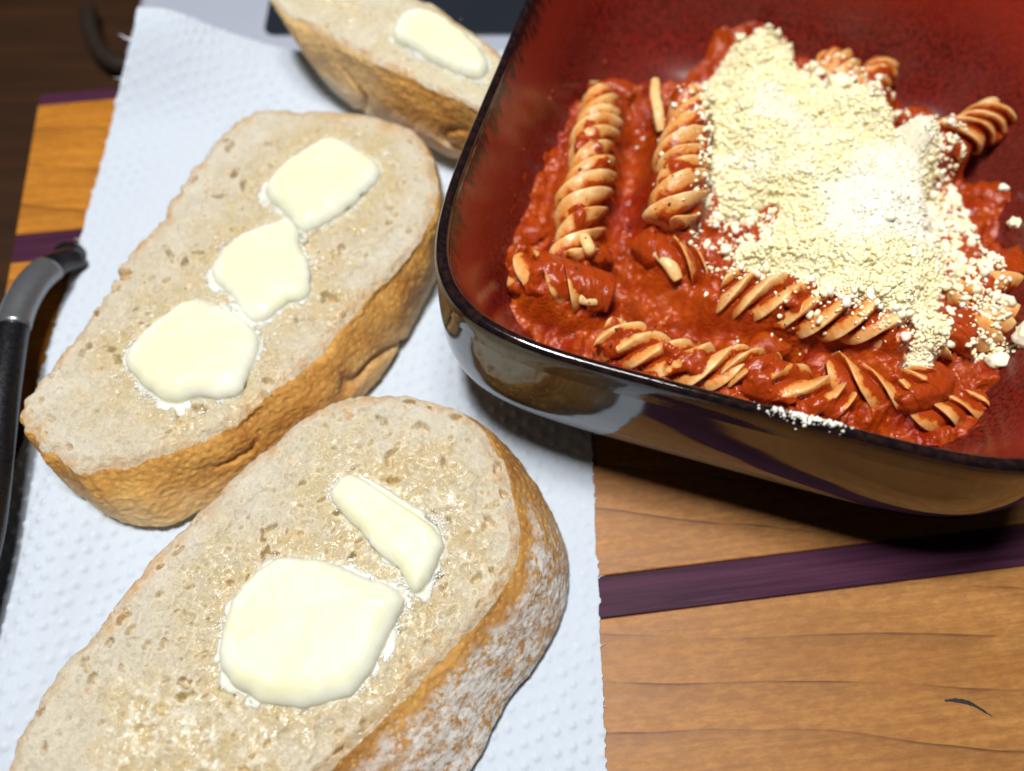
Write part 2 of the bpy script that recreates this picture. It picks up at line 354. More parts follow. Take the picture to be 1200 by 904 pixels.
# ------------------------------------------------------------------ cutting board
ang = math.radians(7); E1 = np.array([math.cos(ang), math.sin(ang), 0]); E2 = np.array([-math.sin(ang), math.cos(ang), 0])
board = empty('cutting_board', (0, 8, -3.5)); board.rotation_euler = (0, 0, ang)
tag(board, 'striped cherry and purple wood cutting board with black end handle', 'cutting board')
B0 = np.array([0, 8, 0]); b1, b2 = float(B0@E1), float(B0@E2)
lay = [(-10.0, -2.45, 0), (-2.45, -1.30, 'p'), (-1.30, 4.48, 1), (4.48, 5.63, 'p'), (5.63, 11.40, 2), (11.40, 12.55, 'p'), (12.55, 18.25, 3), (18.25, 19.40, 'p'), (19.40, 25.30, 3), (25.30, 25.85, 'p')]
for i, (a, b, mt) in enumerate(lay):
    m_ = MAT['purple'] if mt == 'p' else (MAT['cherry_orange'] if mt == 3 else MAT['cherry'][{0: 0, 1: 0, 2: 2}[mt]])
    zt = -0.003*(i % 2)
    V, F = boxmesh(-14.4-b1, 24-b1, a-b2+.006, b-b2-.006, 0.4, 3.5+zt, .03)
    o = mesh('plank' if mt != 'p' else 'inlay_strip', V+np.array(board['_o']), F, m_, parent=board, smooth=False)
# a knot crack in the front plank
P = open_spline([(11.11,2.74,0.00),(11.44,2.74,0.00),(11.77,2.66,0.00),(12.00,2.52,0.00),(12.24,2.35,0.00)], 30)
wd = .055*np.sin(np.linspace(0.25, math.pi-.05, 30))**.8+.006*rng.normal(size=30); wd = np.abs(wd)+.004
L_ = P+np.c_[np.zeros(30), wd, np.zeros(30)]; R_ = P-np.c_[np.zeros(30), wd, np.zeros(30)]
V = np.vstack([L_, R_]); V[:, 2] = .006
def unboard(V):                               # world -> board's own axes, keeping world cm + parent origin
    d = np.asarray(V)-np.array(board['_o']); return np.stack([d@E1, d@E2, d[:, 2]], -1)+np.array(board['_o'])
mesh('knot', unboard(V), gridf(2, 30), MAT['knot'], parent=board)
# handle
C = open_spline([(-14.19,16.35,0.30),(-14.41,16.01,0.60),(-14.58,15.46,0.95),(-14.77,14.59,1.25),(-14.83,13.34,1.40),(-14.56,11.39,1.50),(-14.22,9.26,1.50),(-13.82,6.83,1.50),(-13.71,4.61,1.50),(-13.71,3.20,1.30),(-13.64,2.46,0.90),(-13.68,2.12,0.30)], 120)
V, F = tube(C, .42+.05*np.sin(np.linspace(0, math.pi, 120)), 28, flat=.8)
mesh('handle', unboard(V), F, MAT['handle'], parent=board)
V, F = tube(C[9:30], .50, 28, flat=.8); mesh('handle_highlight', unboard(V), F, MAT['handle_shine'], parent=board)  # added grey tube in place of light reflected off the handle's flat side
for base in ([(-14.54,16.53,0.00)][0], [(-13.85,2.15,0.00)][0]):
    t = np.linspace(0, math.pi/2, 10); prof = np.array([(.62, 0.0)]+[(.26+.34*math.cos(x), .1+.42*math.sin(x)) for x in t]+[(0.01, .53)])
    a = np.linspace(0, 2*math.pi, 28, endpoint=False)
    V = np.stack([base[0]+prof[:, :1]*np.cos(a)*.85, base[1]+prof[:, :1]*np.sin(a)*.85, np.broadcast_to(prof[:, 1:]+.004, (len(prof), 28))], -1).reshape(-1, 3)
    mesh('handle_foot', unboard(V), gridf(len(prof), 28, True), MAT['handle'], parent=board)

# ------------------------------------------------------------------ paper towel
nx, ny = 340, 610
X, Y = np.meshgrid(np.linspace(-14.4, 2.33, nx), np.linspace(-4.5, 25.7, ny))
x = X.ravel(); y = Y.ravel(); P = np.stack([x, y, 0*x], -1)
u = (x+14.4)/16.73
q = .30; ca, sa = math.cos(.35), math.sin(.35)
px = (x*ca+y*sa)/.43; py = (-x*sa+y*ca)/.43
row = np.floor(py); fx = px+.5*(row % 2); jx = .28*(_hash(np.floor(fx).astype(np.int64), row.astype(np.int64), np.zeros(len(x), np.int64), 3)-.5)
dx_ = (fx-np.floor(fx)-.5-jx)*.43; dy_ = (py-row-.5+jx)*.43
dots = .07*np.exp(-((dx_**2+dy_**2)/.0095)**2.2)
z = .035+.05*(fbm(P, .25, 3, 5)+.6)+.035*np.abs(fbm(P, .5, 2, 15))+.012*fbm(P, 1.8, 3, 16)+dots*(.75+.5*vn(P, .6, 9))+.006*fbm(P, 6, 2, 8)
lift = sst(21.5, 25.7, y)**1.3*sst(-7.2, -13.8, x)
z = z+2.0*lift+.22*sst(20, 25.7, y)
x2 = x+1.15*lift*sst(-10, -14.4, x)
left = sst(10.5, 7.5, y)*sst(-1.5, 3, y)
z = z+left*.55*np.exp(-((x+12.6)/1.3)**2)
edge = np.minimum(x+14.4, 2.33-x)
x2 = x2+np.where(edge < .08, .05*fbm(P, 3.0, 4, 21)+.035*(vn(P, 9, 4) > .45)*np.sign(x+6), 0)
V = np.stack([x2, y, z], -1)
tw = mesh('paper_towel', V, gridf(ny, nx), MAT['towel'], origin=(-6, 10, 0))
tag(tw, 'white embossed paper towel spread under the buttered bread', 'paper towel')
# torn fibre tufts on the perforated edges
for bx_, by_, dx, dy, ln, wdt, bz in [(2.33, 5.9, 1, .35, .2, .07, .06), (2.33, 8.2, 1, -.2, .13, .06, .06), (2.33, 4.1, 1, .2, .13, .05, .06), (2.33, 2.6, 1, -.3, .1, .05, .06), (2.3, 7.1, 1, .1, .1, .05, .06),
                               (-13.62, 24.9, -1, .45, .55, .16, 1.55), (-13.95, 23.85, -1, -.02, .42, .12, .75), (-14.38, 17.2, -1, .3, .2, .08, .1), (-14.38, 14.0, -1, .2, .15, .08, .1), (-14.4, 6.2, -1, .1, .22, .08, .2), (-14.4, 9.0, -1, .5, .15, .08, .15)]:
    d = np.array([dx, dy, .25]); d /= np.linalg.norm(d)
    C = np.array([bx_, by_, bz])+np.linspace(-.08, ln, 7)[:, None]*d+np.array([0, .02, .0])*rng.normal(size=(7, 1))
    v, f = tube(C, wdt*.5*np.linspace(1, .12, 7), 6, flat=.3)
    mesh('torn_fibre', v, f, MAT['towel'], parent=tw)

# ------------------------------------------------------------------ bread
def butter_poly(pts, n=160):
    return closed_spline([p[:2]+(0,) for p in pts], n)
def bread(top, bottom, ztop, butters, smears, label, cmat, crmat, seed, npore=260, N=660, R=174, toastf=None, flourf=None, palef=None, torn=None, zb=.12, rag=.085, crease=.16):
    T0 = closed_spline(top, N); cen = T0.mean(0)
    Bt = closed_spline(bottom, N)
    # align start of bottom curve with the top's by angle
    a0 = math.atan2(*(T0[0]-cen)[1::-1]); cb = Bt.mean(0); ab = np.arctan2(Bt[:, 1]-cb[1], Bt[:, 0]-cb[0])
    Bt = np.roll(Bt, -int(np.argmin(np.abs(np.angle(np.exp(1j*(ab-a0)))))), axis=0)
    base = (float(cb[0]), float(cb[1]), zb)
    root = empty('bread_slice', base); tag(root, label, 'bread', 'buttered bread slices on the paper towel')
    nrm = np.roll(T0, -1, 0)-np.roll(T0, 1, 0); nrm = np.stack([nrm[:, 1], -nrm[:, 0], 0*nrm[:, 0]], -1); nrm /= np.linalg.norm(nrm, axis=1)[:, None]
    if ((nrm*(T0-cen)).sum(1)).mean() < 0: nrm = -nrm
    T1 = T0+nrm*(rag*(fbm(T0, 1.6, 4, seed+3)*1.6))[:, None]
    if torn is not None:
        tw_ = torn(T1); T1 = T1+nrm*(tw_*(.10*fbm(T1, 3.2, 4, seed+5)+.05*vn(T1, 9, seed+6)))[:, None]
    s = np.r_[np.linspace(0.004, .93, R-26), np.linspace(.935, 1, 26)]
    V = cen+(T1-cen)[None]*s[:, None, None]; V = V.reshape(-1, 3); ss = np.repeat(s, N)
    rimd = (1-ss)*np.tile(np.linalg.norm(T1-cen, axis=1), R)
    P = V.copy(); P[:, 2] = 0
    h = .10*fbm(P, .45, 3, seed)+.055*fbm(P, 2.2, 3, seed+1)-.06*sst(.05, .6, fbm(P, 3.5, 3, seed+2))+.022*fbm(P, 7, 3, seed+7)
    # pores
    pore = np.zeros(len(V)); lo, hi = T1.min(0), T1.max(0); r_ = np.random.default_rng(seed)
    sub = r_.uniform(lo[:2], hi[:2], (npore*2, 2)); sdp = polysd(sub, T1[::8]); sub = sub[sdp > .12][:npore]
    for c in sub:
        ra = float(np.clip(r_.lognormal(-3.0, .62), .025, .34)); rb = ra*r_.uniform(.25, .75); th = r_.uniform(0, math.pi)
        dx = V[:, 0]-c[0]; dy = V[:, 1]-c[1]; msk = (np.abs(dx) < ra*1.6) & (np.abs(dy) < ra*1.6)
        if not msk.any(): continue
        dx, dy = dx[msk], dy[msk]; uu = (dx*math.cos(th)+dy*math.sin(th))/ra; vv = (-dx*math.sin(th)+dy*math.cos(th))/rb
        rr = uu*uu+vv*vv+.8*vn(P[msk], 8, seed+40)
        dep = sst(1.15, .35, rr)
        pore[msk] = np.maximum(pore[msk], dep*min(1, ra/.09)); h[msk] -= dep*min(.32, ra*1.7)
    wet = np.zeros(len(V)); fr = np.zeros(len(V))
    nz = fbm(P, 1.5, 4, seed+9); nf = fbm(P, 4.5, 4, seed+10)
    for bp in butters:
        d = -polysd(P, bp[::4])
        wet = np.maximum(wet, sst(2.1, .1, d+.9*nz)); fr = np.maximum(fr, sst(.42, .02, d+.42*nf+.1)*sst(-.12, .12, nf+.25*nz+.12))
        h = h-.05*sst(.1, -.3, d)
    for sp_ in smears:
        d = -polysd(P, sp_); wet = np.maximum(wet, sst(.6, -.3, d+.6*nz)); fr = np.maximum(fr, sst(.25, -.5, d+.7*nf)*sst(.05, .55, nf+.5*nz))
    h = h*(1-.0*ss)-.10*sst(.35, 0, rimd)
    V[:, 2] += h
    V2 = V.copy(); V2[:, 2] = V[:, 2]
    F = gridf(R, N, True)
    ed = sst(.55, .0, rimd+.25*nz)
    k_ = len(V2); V2 = np.vstack([V2, [[cen[0], cen[1], cen[2]+h[:N].mean()]]]); j = np.arange(N)
    cap = np.stack([(j+1) % N, j, np.full(N, k_)], -1)
    ex = lambda a_: np.r_[a_, a_[:N].mean()]
    mesh('crumb', V2, [F, cap], cmat, parent=root, attrs={'wet': ex(np.clip(wet, 0, 1)), 'froth': ex(np.clip(fr, 0, 1)), 'edge': ex(ed), 'pore': ex(pore)})
    # crust: from the crumb's edge down to the bottom
    top_edge = V.reshape(R, N, 3)[-1]
    K = 84; rows = []
    for i in range(K):
        t = i/(K-1)
        p = top_edge*(1-t)+Bt*t
        bul = math.sin(math.pi*min(1, t*1.02))**.8*.20
        if t > .86: p = p+(cb-p)*np.array([1, 1, 0])*((t-.86)/.14)**2*.14
        p = p+nrm*bul
        p[:, 2] = top_edge[:, 2]*(1-t)+zb*t+(.0 if i else 0)
        rows.append(p)
    rows = np.array(rows); W = rows.reshape(-1, 3); tt = np.repeat(np.linspace(0, 1, K), N); nn = np.tile(nrm, (K, 1))
    fade = sst(0, .06, tt)
    d = .12*fbm(W*np.array([1, 1, 1.3]), .55, 2, seed+30)+.025*fbm(W, 2.4, 3, seed+31)+.022*np.abs(fbm(W, 6, 3, seed+32))+.014*vn(W, 11, seed+33)
    fold = fbm(W*np.array([.5, .5, 1]), .55, 2, seed+37); d = d-crease*np.exp(-(fold/.07)**2)*sst(.25, .5, tt)
    W = W+nn*(d*fade)[:, None]
    z0 = np.zeros(len(W))
    at = {'toast': toastf(W, tt) if toastf else z0, 'flour': flourf(W, tt) if flourf else z0, 'pale': (palef(W, tt) if palef else z0)}
    k_ = len(W); W2 = np.vstack([W, [[cb[0], cb[1], zb+.25]]]); e = (K-1)*N
    cap = np.stack([e+j, e+(j+1) % N, np.full(N, k_)], -1)
    mesh('crust', W2, [gridf(K, N, True), cap], crmat, parent=root, attrs={a_: np.r_[b_, 0] for a_, b_ in at.items()})
    return root, V[:, :], T1
def pat(poly, zb, ht, label, seed, ridge=None):
    O = poly.copy(); N = len(O); c = O.mean(0)
    s = np.r_[np.sin(np.linspace(0.01, math.pi/2, 60)), 1+np.linspace(.004, .13, 14)]; R = len(s)
    dirv = (O-c); rl = np.linalg.norm(dirv, axis=1); dirv /= rl[:, None]
    V = c+(O-c)[None]*s[:, None, None]; V = V.reshape(-1, 3); ss = np.repeat(s, N); P = V*[1, 1, 0]
    jit = np.tile(.10*fbm(O*[1, 1, 0], 1.2, 4, seed+4)+.03*vn(O*[1, 1, 0], 6, seed+6), R)*np.clip(ss, 0, 1)**10+np.tile(.34*fbm(O*[1, 1, 0], 2.0, 4, seed+14)-.06, R)*np.clip((ss-1)/.13, 0, 1)
    V = V+np.tile(dirv, (R, 1))*jit[:, None]
    soft = .5+.5*np.sin(np.arctan2(V[:, 1]-c[1], V[:, 0]-c[0])-.6); wd_ = np.minimum(.30+.42*(1-soft), .42*rl.min()+.12)
    dd_ = np.clip((polysd(V, (O+dirv*jit[59*N:60*N, None])[::2])+.02)/wd_, 0, 1); prof = np.sqrt(np.clip(1-(1-dd_)**2.2, 0, 1))
    film = np.where(ss > .93, .045*(1-np.clip((ss-1)/.13, 0, 1))+.05*fbm(P, 3.5, 3, seed+9)*sst(.95, 1.05, ss), .045)
    z = zb+film-.03+ht*prof*(1+.20*fbm(P, .6, 3, seed))+.022*fbm(P, 1.8, 3, seed+1)
    z = np.where(ss > 1.11, zb-.1, z)
    if ridge is not None:
        a_, b_ = np.array(ridge[0][:2]), np.array(ridge[1][:2]); e = (b_-a_)/np.linalg.norm(b_-a_); w_ = P[:, :2]-a_
        dist = w_[:, 0]*(-e[1])+w_[:, 1]*e[0]
        z = z-(.10*np.exp(-(dist/.05)**2)+.05*sst(0, .2, dist))*sst(1.02, .95, ss)
    V[:, 2] = z
    melt = sst(.74, 1.0, ss+.16*fbm(P, 1.2, 3, seed+5))
    j = np.arange(N); k_ = len(V); V = np.vstack([V, [[c[0], c[1], z[:N].mean()]]]); cap = np.stack([(j+1) % N, j, np.full(N, k_)], -1)
    root = empty('butter_pat', (float(c[0]), float(c[1]), zb)); tag(root, label, 'butter', 'butter pats melting on the bread')
    mesh('butter', V, [gridf(R, N, True), cap], MAT['butter'], parent=root, attrs={'melt': np.r_[melt, 0]})
    # froth bubbling from the melting edge
    r_ = np.random.default_rng(seed); n = 2600; i = r_.integers(0, N, n); off = r_.gamma(1.3, .13, n)
    cpos = O[i]+dirv[i]*(off[:, None]-.03)+.03*r_.normal(size=(n, 3)); nz = fbm(cpos*[1, 1, 0], 2.2, 4, seed+8)-.25*np.clip(off-.1, 0, 9); keep = nz > .06
    cpos, off = cpos[keep], off[keep]; cpos[:, 2] = zb-.01+.05*np.exp(-off/.10)*r_.uniform(.2, 1, len(off))
    v, f = blobs(cpos, r_.lognormal(-3.9, .5, len(off)).clip(.008, .045), seed=seed, rough=.12)
    tag(mesh('froth', v, f, MAT['froth'], parent=root), kind='stuff')
    return root

# slice resting by the board's handle: three pats
Z2 = 2.5
s2_top = [(-8.34,20.59,2.50),(-6.40,20.63,2.50),(-4.71,20.44,2.50),(-3.29,19.78,2.50),(-2.50,18.64,2.50),(-2.34,17.34,2.50),(-2.64,15.84,2.50),(-3.25,14.48,2.50),(-4.12,13.35,2.50),(-4.76,12.33,2.50),(-5.43,11.40,2.50),(-6.48,10.34,2.50),(-7.48,9.33,2.50),(-8.83,8.64,2.50),(-10.20,8.23,2.50),(-11.41,8.18,2.50),(-12.36,8.71,2.50),(-13.05,9.53,2.50),(-13.06,10.21,2.50),(-12.69,11.13,2.50),(-12.15,12.36,2.50),(-11.76,13.35,2.50),(-11.33,14.84,2.50),(-10.73,16.03,2.50),(-10.23,17.58,2.50),(-9.51,19.21,2.50)]
s2_bot = [(-7.81,19.60,0.12),(-6.04,19.60,0.12),(-4.70,19.41,0.12),(-3.22,19.22,0.12),(-2.46,18.49,0.12),(-2.41,17.24,0.12),(-2.44,15.87,0.12),(-2.73,14.82,0.12),(-3.39,13.07,0.12),(-4.13,11.59,0.12),(-5.07,10.51,0.12),(-6.21,9.44,0.12),(-7.22,8.58,0.12),(-8.45,7.86,0.12),(-9.61,7.21,0.12),(-10.77,7.41,0.12),(-11.81,8.01,0.12),(-12.52,8.78,0.12),(-12.64,9.31,0.12),(-12.33,10.12,0.12),(-11.55,11.24,0.12),(-11.00,12.41,0.12),(-10.57,13.62,0.12),(-10.05,14.89,0.12),(-9.58,16.38,0.12),(-8.88,17.77,0.12)]
b2 = [butter_poly(p) for p in ([(-7.58,17.34,2.50),(-7.28,17.91,2.50),(-6.67,18.61,2.50),(-6.08,19.13,2.50),(-5.55,19.28,2.50),(-4.85,18.78,2.50),(-4.26,18.36,2.50),(-4.09,17.88,2.50),(-4.32,17.34,2.50),(-4.74,16.74,2.50),(-5.27,16.22,2.50),(-5.84,15.78,2.50),(-6.19,15.71,2.50),(-6.71,16.22,2.50),(-7.23,16.68,2.50)],
                              [(-8.70,14.30,2.50),(-8.53,14.97,2.50),(-7.91,15.59,2.50),(-7.24,15.90,2.50),(-6.74,16.06,2.50),(-6.45,15.71,2.50),(-6.22,15.03,2.50),(-5.96,14.54,2.50),(-5.85,13.94,2.50),(-5.88,13.35,2.50),(-6.44,13.12,2.50),(-6.83,12.72,2.50),(-7.20,12.61,2.50),(-7.63,12.89,2.50),(-8.06,13.47,2.50),(-8.50,13.82,2.50)],
                              [(-10.62,11.34,2.50),(-10.37,12.00,2.50),(-9.78,12.72,2.50),(-9.22,13.12,2.50),(-8.64,13.12,2.50),(-7.96,12.84,2.50),(-7.31,12.33,2.50),(-7.10,11.83,2.50),(-7.18,11.07,2.50),(-7.33,10.44,2.50),(-7.80,10.18,2.50),(-8.41,10.24,2.50),(-9.06,10.03,2.50),(-9.75,10.29,2.50),(-10.27,10.81,2.50)])]
t2 = lambda W, t: sst(-4.6, -2.4, W[:, 0]-.25*(W[:, 1]-14)+.8*fbm(W, .8, 3, 77))*sst(0.05, .3, t+.2*fbm(W, 1.5, 3, 78))
p2 = lambda W, t: np.clip(sst(-8.2, -10.5, W[:, 0])*sst(.2, .5, t)*.55+.55*sst(.40, .85, t+.35*fbm(W, 1.1, 3, 79)), 0, .85)
f2 = lambda W, t: sst(-3.0, -1.6, W[:, 0])*sst(.0, .2, t)*.45*sst(-.2, .4, fbm(W, .9, 3, 5))
torn2 = lambda T: sst(-4.5, -7.0, T[:, 0]+.35*(T[:, 1]-14))
bread(s2_top, s2_bot, Z2, b2, [], 'golden crusted bread slice holding three butter pats', MAT['crumb'], MAT['crust_gold'], 11, 520, toastf=t2, flourf=f2, palef=p2, torn=torn2)
for i, (bp, lb) in enumerate(zip(b2, ('smooth square butter pat on the golden crusted slice, nearest the bowl', 'small diamond butter pat between two others on one slice', 'rounded butter pat closest to the black handle'))):
    pat(bp, Z2-.02, (.42, .36, .38)[i], lb, 50+i*7)

# floury front slice: two pats and a melted smear
Z1 = 2.6
s1_top = [(-4.92,9.93,2.60),(-3.86,10.21,2.60),(-2.29,10.11,2.60),(-1.18,9.60,2.60),(-0.40,8.67,2.60),(0.04,7.49,2.60),(0.23,6.48,2.60),(0.06,5.45,2.60),(-0.53,4.54,2.60),(-1.40,3.55,2.60),(-2.31,2.60,2.60),(-3.29,1.66,2.60),(-4.04,0.95,2.60),(-4.87,0.02,2.60),(-5.94,-0.78,2.60),(-7.50,-1.09,2.60),(-9.18,-0.78,2.60),(-10.45,-0.06,2.60),(-11.07,0.78,2.60),(-11.12,1.52,2.60),(-10.86,2.27,2.60),(-10.46,3.20,2.60),(-9.90,4.06,2.60),(-9.28,4.99,2.60),(-8.47,6.22,2.60),(-7.37,7.61,2.60),(-6.16,8.94,2.60)]
s1_bot = [(-3.96,9.18,0.12),(-2.72,9.18,0.12),(-0.99,9.44,0.12),(0.25,8.91,0.12),(1.08,7.76,0.12),(1.60,6.53,0.12),(1.56,5.36,0.12),(1.24,4.35,0.12),(0.71,3.38,0.12),(0.00,2.44,0.12),(-0.64,1.35,0.12),(-1.25,0.59,0.12),(-2.25,-0.15,0.12),(-3.64,-0.69,0.12),(-5.42,-1.05,0.12),(-7.23,-1.05,0.12),(-9.13,-0.61,0.12),(-10.08,0.03,0.12),(-10.25,0.77,0.12),(-10.21,1.54,0.12),(-9.88,2.55,0.12),(-9.39,3.38,0.12),(-8.88,4.24,0.12),(-8.09,5.59,0.12),(-6.89,7.02,0.12),(-5.59,8.27,0.12)]
b1p = [butter_poly(p) for p in ([(-4.60,7.33,2.60),(-4.41,7.70,2.60),(-4.03,7.84,2.60),(-3.49,7.65,2.60),(-2.86,7.29,2.60),(-2.23,6.84,2.60),(-1.79,6.44,2.60),(-1.66,5.96,2.60),(-1.87,5.45,2.60),(-2.19,4.99,2.60),(-2.43,4.99,2.60),(-2.75,5.45,2.60),(-3.24,5.87,2.60),(-3.74,6.35,2.60),(-4.24,6.79,2.60)],
                               [(-6.78,3.74,2.60),(-6.70,4.54,2.60),(-6.23,5.28,2.60),(-5.57,5.70,2.60),(-4.82,5.70,2.60),(-4.12,5.45,2.60),(-3.40,5.20,2.60),(-2.80,4.95,2.60),(-2.63,4.54,2.60),(-2.90,3.90,2.60),(-3.18,3.28,2.60),(-3.53,2.71,2.60),(-4.09,2.42,2.60),(-4.84,2.24,2.60),(-5.64,2.42,2.60),(-6.36,2.83,2.60),(-6.71,3.28,2.60)])]
smear = np.array([(-9.31,2.27,2.60),(-8.68,3.01,2.60),(-7.69,3.01,2.60),(-6.81,2.46,2.60),(-5.96,1.91,2.60),(-5.12,1.38,2.60),(-5.02,0.52,2.60),(-7.41,0.36,2.60),(-9.04,1.03,2.60)])
smear2 = np.array([(-3.53,8.19,2.60),(-2.90,8.79,2.60),(-1.78,8.55,2.60),(-1.20,7.49,2.60),(-0.85,6.48,2.60),(-1.27,6.04,2.60),(-1.93,6.93,2.60),(-2.84,7.72,2.60)])
t1 = lambda W, t: sst(.05, .35, t+.25*fbm(W, 1.3, 3, 41))*.7
f1 = lambda W, t: sst(.05, .22, t+.12*fbm(W, 1.5, 3, 43))*sst(7.9, 6.6, W[:, 1]+.8*fbm(W, .9, 3, 44))*sst(-.35, .15, fbm(W, .9, 4, 45)+.05)
bread(s1_top, s1_bot, Z1, b1p, [smear, smear2], 'large flour dusted bread slice with two butter pats and a melted smear', MAT['crumb'], MAT['crust_flour'], 23, 760, toastf=t1, flourf=f1, crease=.05)
pat(b1p[0], Z1-.03, .36, 'narrow butter pat with a raised ridge on the floury slice', 91, ridge=[(-3.89,7.79,2.90),(-1.46,6.17,2.90)])
pat(b1p[1], Z1-.03, .44, 'biggest butter pat, half melted in the middle of the floury slice', 97)

# far slice, its end lifted against the bowl
s3_top = [(-8.08,24.65,3.60),(-7.19,23.66,3.60),(-5.89,22.78,3.60),(-4.59,21.77,3.60),(-3.18,20.87,3.60),(-1.81,20.07,3.60),(-0.74,19.50,3.60),(0.16,19.57,3.60),(0.43,20.65,3.60),(-0.11,21.70,3.60),(-1.06,22.78,3.60),(-2.27,23.99,3.60),(-3.51,24.90,3.60),(-5.26,25.93,3.60),(-7.16,26.20,3.60),(-8.19,25.50,3.60)]
s3_bot = [(-6.09,23.16,0.50),(-5.74,22.66,0.50),(-5.08,22.09,0.50),(-4.26,21.57,0.50),(-3.34,21.06,0.50),(-2.60,20.52,0.50),(-1.88,20.21,0.50),(-0.59,20.02,0.50),(0.59,20.59,0.50),(0.90,21.77,0.50),(-0.31,22.99,0.50),(-1.71,24.04,0.50),(-3.15,24.91,0.50),(-4.59,25.22,0.50),(-5.82,24.69,0.50),(-6.15,23.92,0.50)]
b3 = [butter_poly(p) for p in ([(-3.85,22.94,3.60),(-3.66,23.50,3.60),(-3.05,23.78,3.60),(-2.36,23.50,3.60),(-1.67,22.86,3.60),(-1.04,22.08,3.60),(-0.76,21.32,3.60),(-1.08,20.87,3.60),(-1.73,21.09,3.60),(-2.51,21.55,3.60),(-3.19,22.08,3.60),(-3.71,22.47,3.60)],)]
f3 = lambda W, t: sst(.45, .7, t)*sst(-1.4, -3.0, W[:, 0])
p3 = lambda W, t: np.clip(sst(-3.4, -5.0, W[:, 0])*.8+.5*sst(.5, .8, t+.3*fbm(W, 1.1, 3, 81)), 0, .9)
bread(s3_top, s3_bot, 3.6, b3, [np.array([(-7.43,24.48,3.60),(-5.90,23.46,3.60),(-4.45,22.86,3.60),(-5.14,24.48,3.60),(-6.37,25.33,3.60)])], 'bread slice with one butter pat squeezed between another slice and the red bowl', MAT['crumb_far'], MAT['crust_gold'], 37, 120, N=420, R=90, flourf=f3, palef=p3, zb=.5)
pat(b3[0], 3.58, .42, 'lone butter pat on the slice beside the red bowl', 131)

# ------------------------------------------------------------------ bowl
BC = np.array([7.72, 16.68]); BA = 8.40; BV = 1.071; BT = math.radians(-16.7); BN = 5.4
def sup(a, n=BN):
    c, s_ = np.cos(a), np.sin(a); r = (np.abs(c)**n+np.abs(s_)**n)**(-1/n); return np.stack([r*c, r*s_], -1)
def to_world(uv):
    c, s_ = math.cos(BT), math.sin(BT); uv = uv*[1, BV]
    return np.stack([BC[0]+uv[:, 0]*c-uv[:, 1]*s_, BC[1]+uv[:, 0]*s_+uv[:, 1]*c], -1)
def bowl_rho(P):
    c, s_ = math.cos(BT), math.sin(BT); d = np.asarray(P)[:, :2]-BC
    u_ = (d[:, 0]*c+d[:, 1]*s_)/BA; v_ = (-d[:, 0]*s_+d[:, 1]*c)/(BA*BV)
    return (np.abs(u_)**BN+np.abs(v_)**BN)**(1/BN)
inner = [(0.003, .90), (.30, .92), (.50, .98), (.60, 1.12), (.69, 1.45), (.765, 2.05), (.825, 2.95), (.872, 3.9), (.912, 4.8), (.945, 5.6), (.960, 5.95)]
rimp = [(.960, 5.95), (.965, 6.08), (.972, 6.17), (.981, 6.20), (.990, 6.16), (.997, 6.04), (1.0, 5.82), (.999, 5.35)]
outer = [(.999, 5.35), (1.0, 5.0), (1.002, 4.4), (1.002, 3.7), (.996, 3.0), (.976, 2.3), (.93, 1.6), (.85, 1.02), (.72, .60), (.58, .38), (.56, .25), (.555, .03), (.545, .0), (.50, .0), (.49, .05), (.48, .3), (.003, .35)]
def rev(prof, n):
    return open_spline([(a, b, 0) for a, b in prof], n)[:, :2]
def bmesh_part(name, prof, n, mat, parent, flip, N=360):
    pr = rev(prof, n); a = np.linspace(0, 2*math.pi, N, endpoint=False)
    V = []
    for rho, z in pr:
        nn = BN if rho > .85 else BN-(.85-rho)*2.2
        V.append(np.c_[to_world(sup(a, max(2.2, nn))*rho*BA), np.full(N, z)])
    V = np.vstack(V); F = gridf(n, N, True)
    if flip: F = F[:, ::-1].copy()
    return mesh(name, V, F, mat, parent=parent, attrs={'high': np.repeat(pr[:, 1]/6.0, N)})
bowl = empty('serving_bowl', (BC[0], BC[1], 0)); tag(bowl, 'square red glazed bowl with dark rim, filled with saucy pasta', 'bowl')
bmesh_part('inside_wall', inner, 80, MAT['red_glaze'], bowl, True)
bmesh_part('rim', rimp, 30, MAT['rim'], bowl, True)
bmesh_part('outside_wall', outer, 90, MAT['black_glaze'], bowl, True)
ip = np.array(inner)
def bowl_z(P): return np.interp(bowl_rho(P), ip[:, 0], ip[:, 1])

# ------------------------------------------------------------------ tomato sauce
sauce_poly = np.array([(-0.38,13.89,1.90),(-0.21,15.27,1.90),(0.32,16.89,1.90),(1.09,18.43,1.90),(2.05,20.81,1.90),(3.25,22.16,1.90),(4.68,22.68,1.90),(5.89,23.09,1.90),(7.54,24.59,1.90),(9.12,24.08,1.90),(10.43,22.92,1.90),(11.75,22.12,1.90),(13.11,21.65,1.90),(14.17,20.88,1.90),(14.49,19.32,1.90),(14.73,17.74,1.90),(15.99,16.89,1.90),(17.20,15.59,1.90),(16.80,13.44,1.90),(15.11,11.45,1.90),(13.32,10.11,1.90),(12.25,9.09,1.90),(10.27,8.47,1.90),(7.99,8.47,1.90),(5.75,8.84,1.90),(3.73,9.60,1.90),(2.14,10.64,1.90),(0.97,11.59,1.90),(0.00,12.71,1.90)])
g = np.arange(-8, 7.6, .038); GX, GY = np.meshgrid(g, g); P = np.stack([GX.ravel()+BC[0], GY.ravel()+BC[1], 0*GX.ravel()], -1)
sd = polysd(P, closed_spline([tuple(p) for p in sauce_poly], 200))+.34*fbm(P, 1.1, 4, 3)+.10*fbm(P, 4, 2, 4)
bz = bowl_z(P)
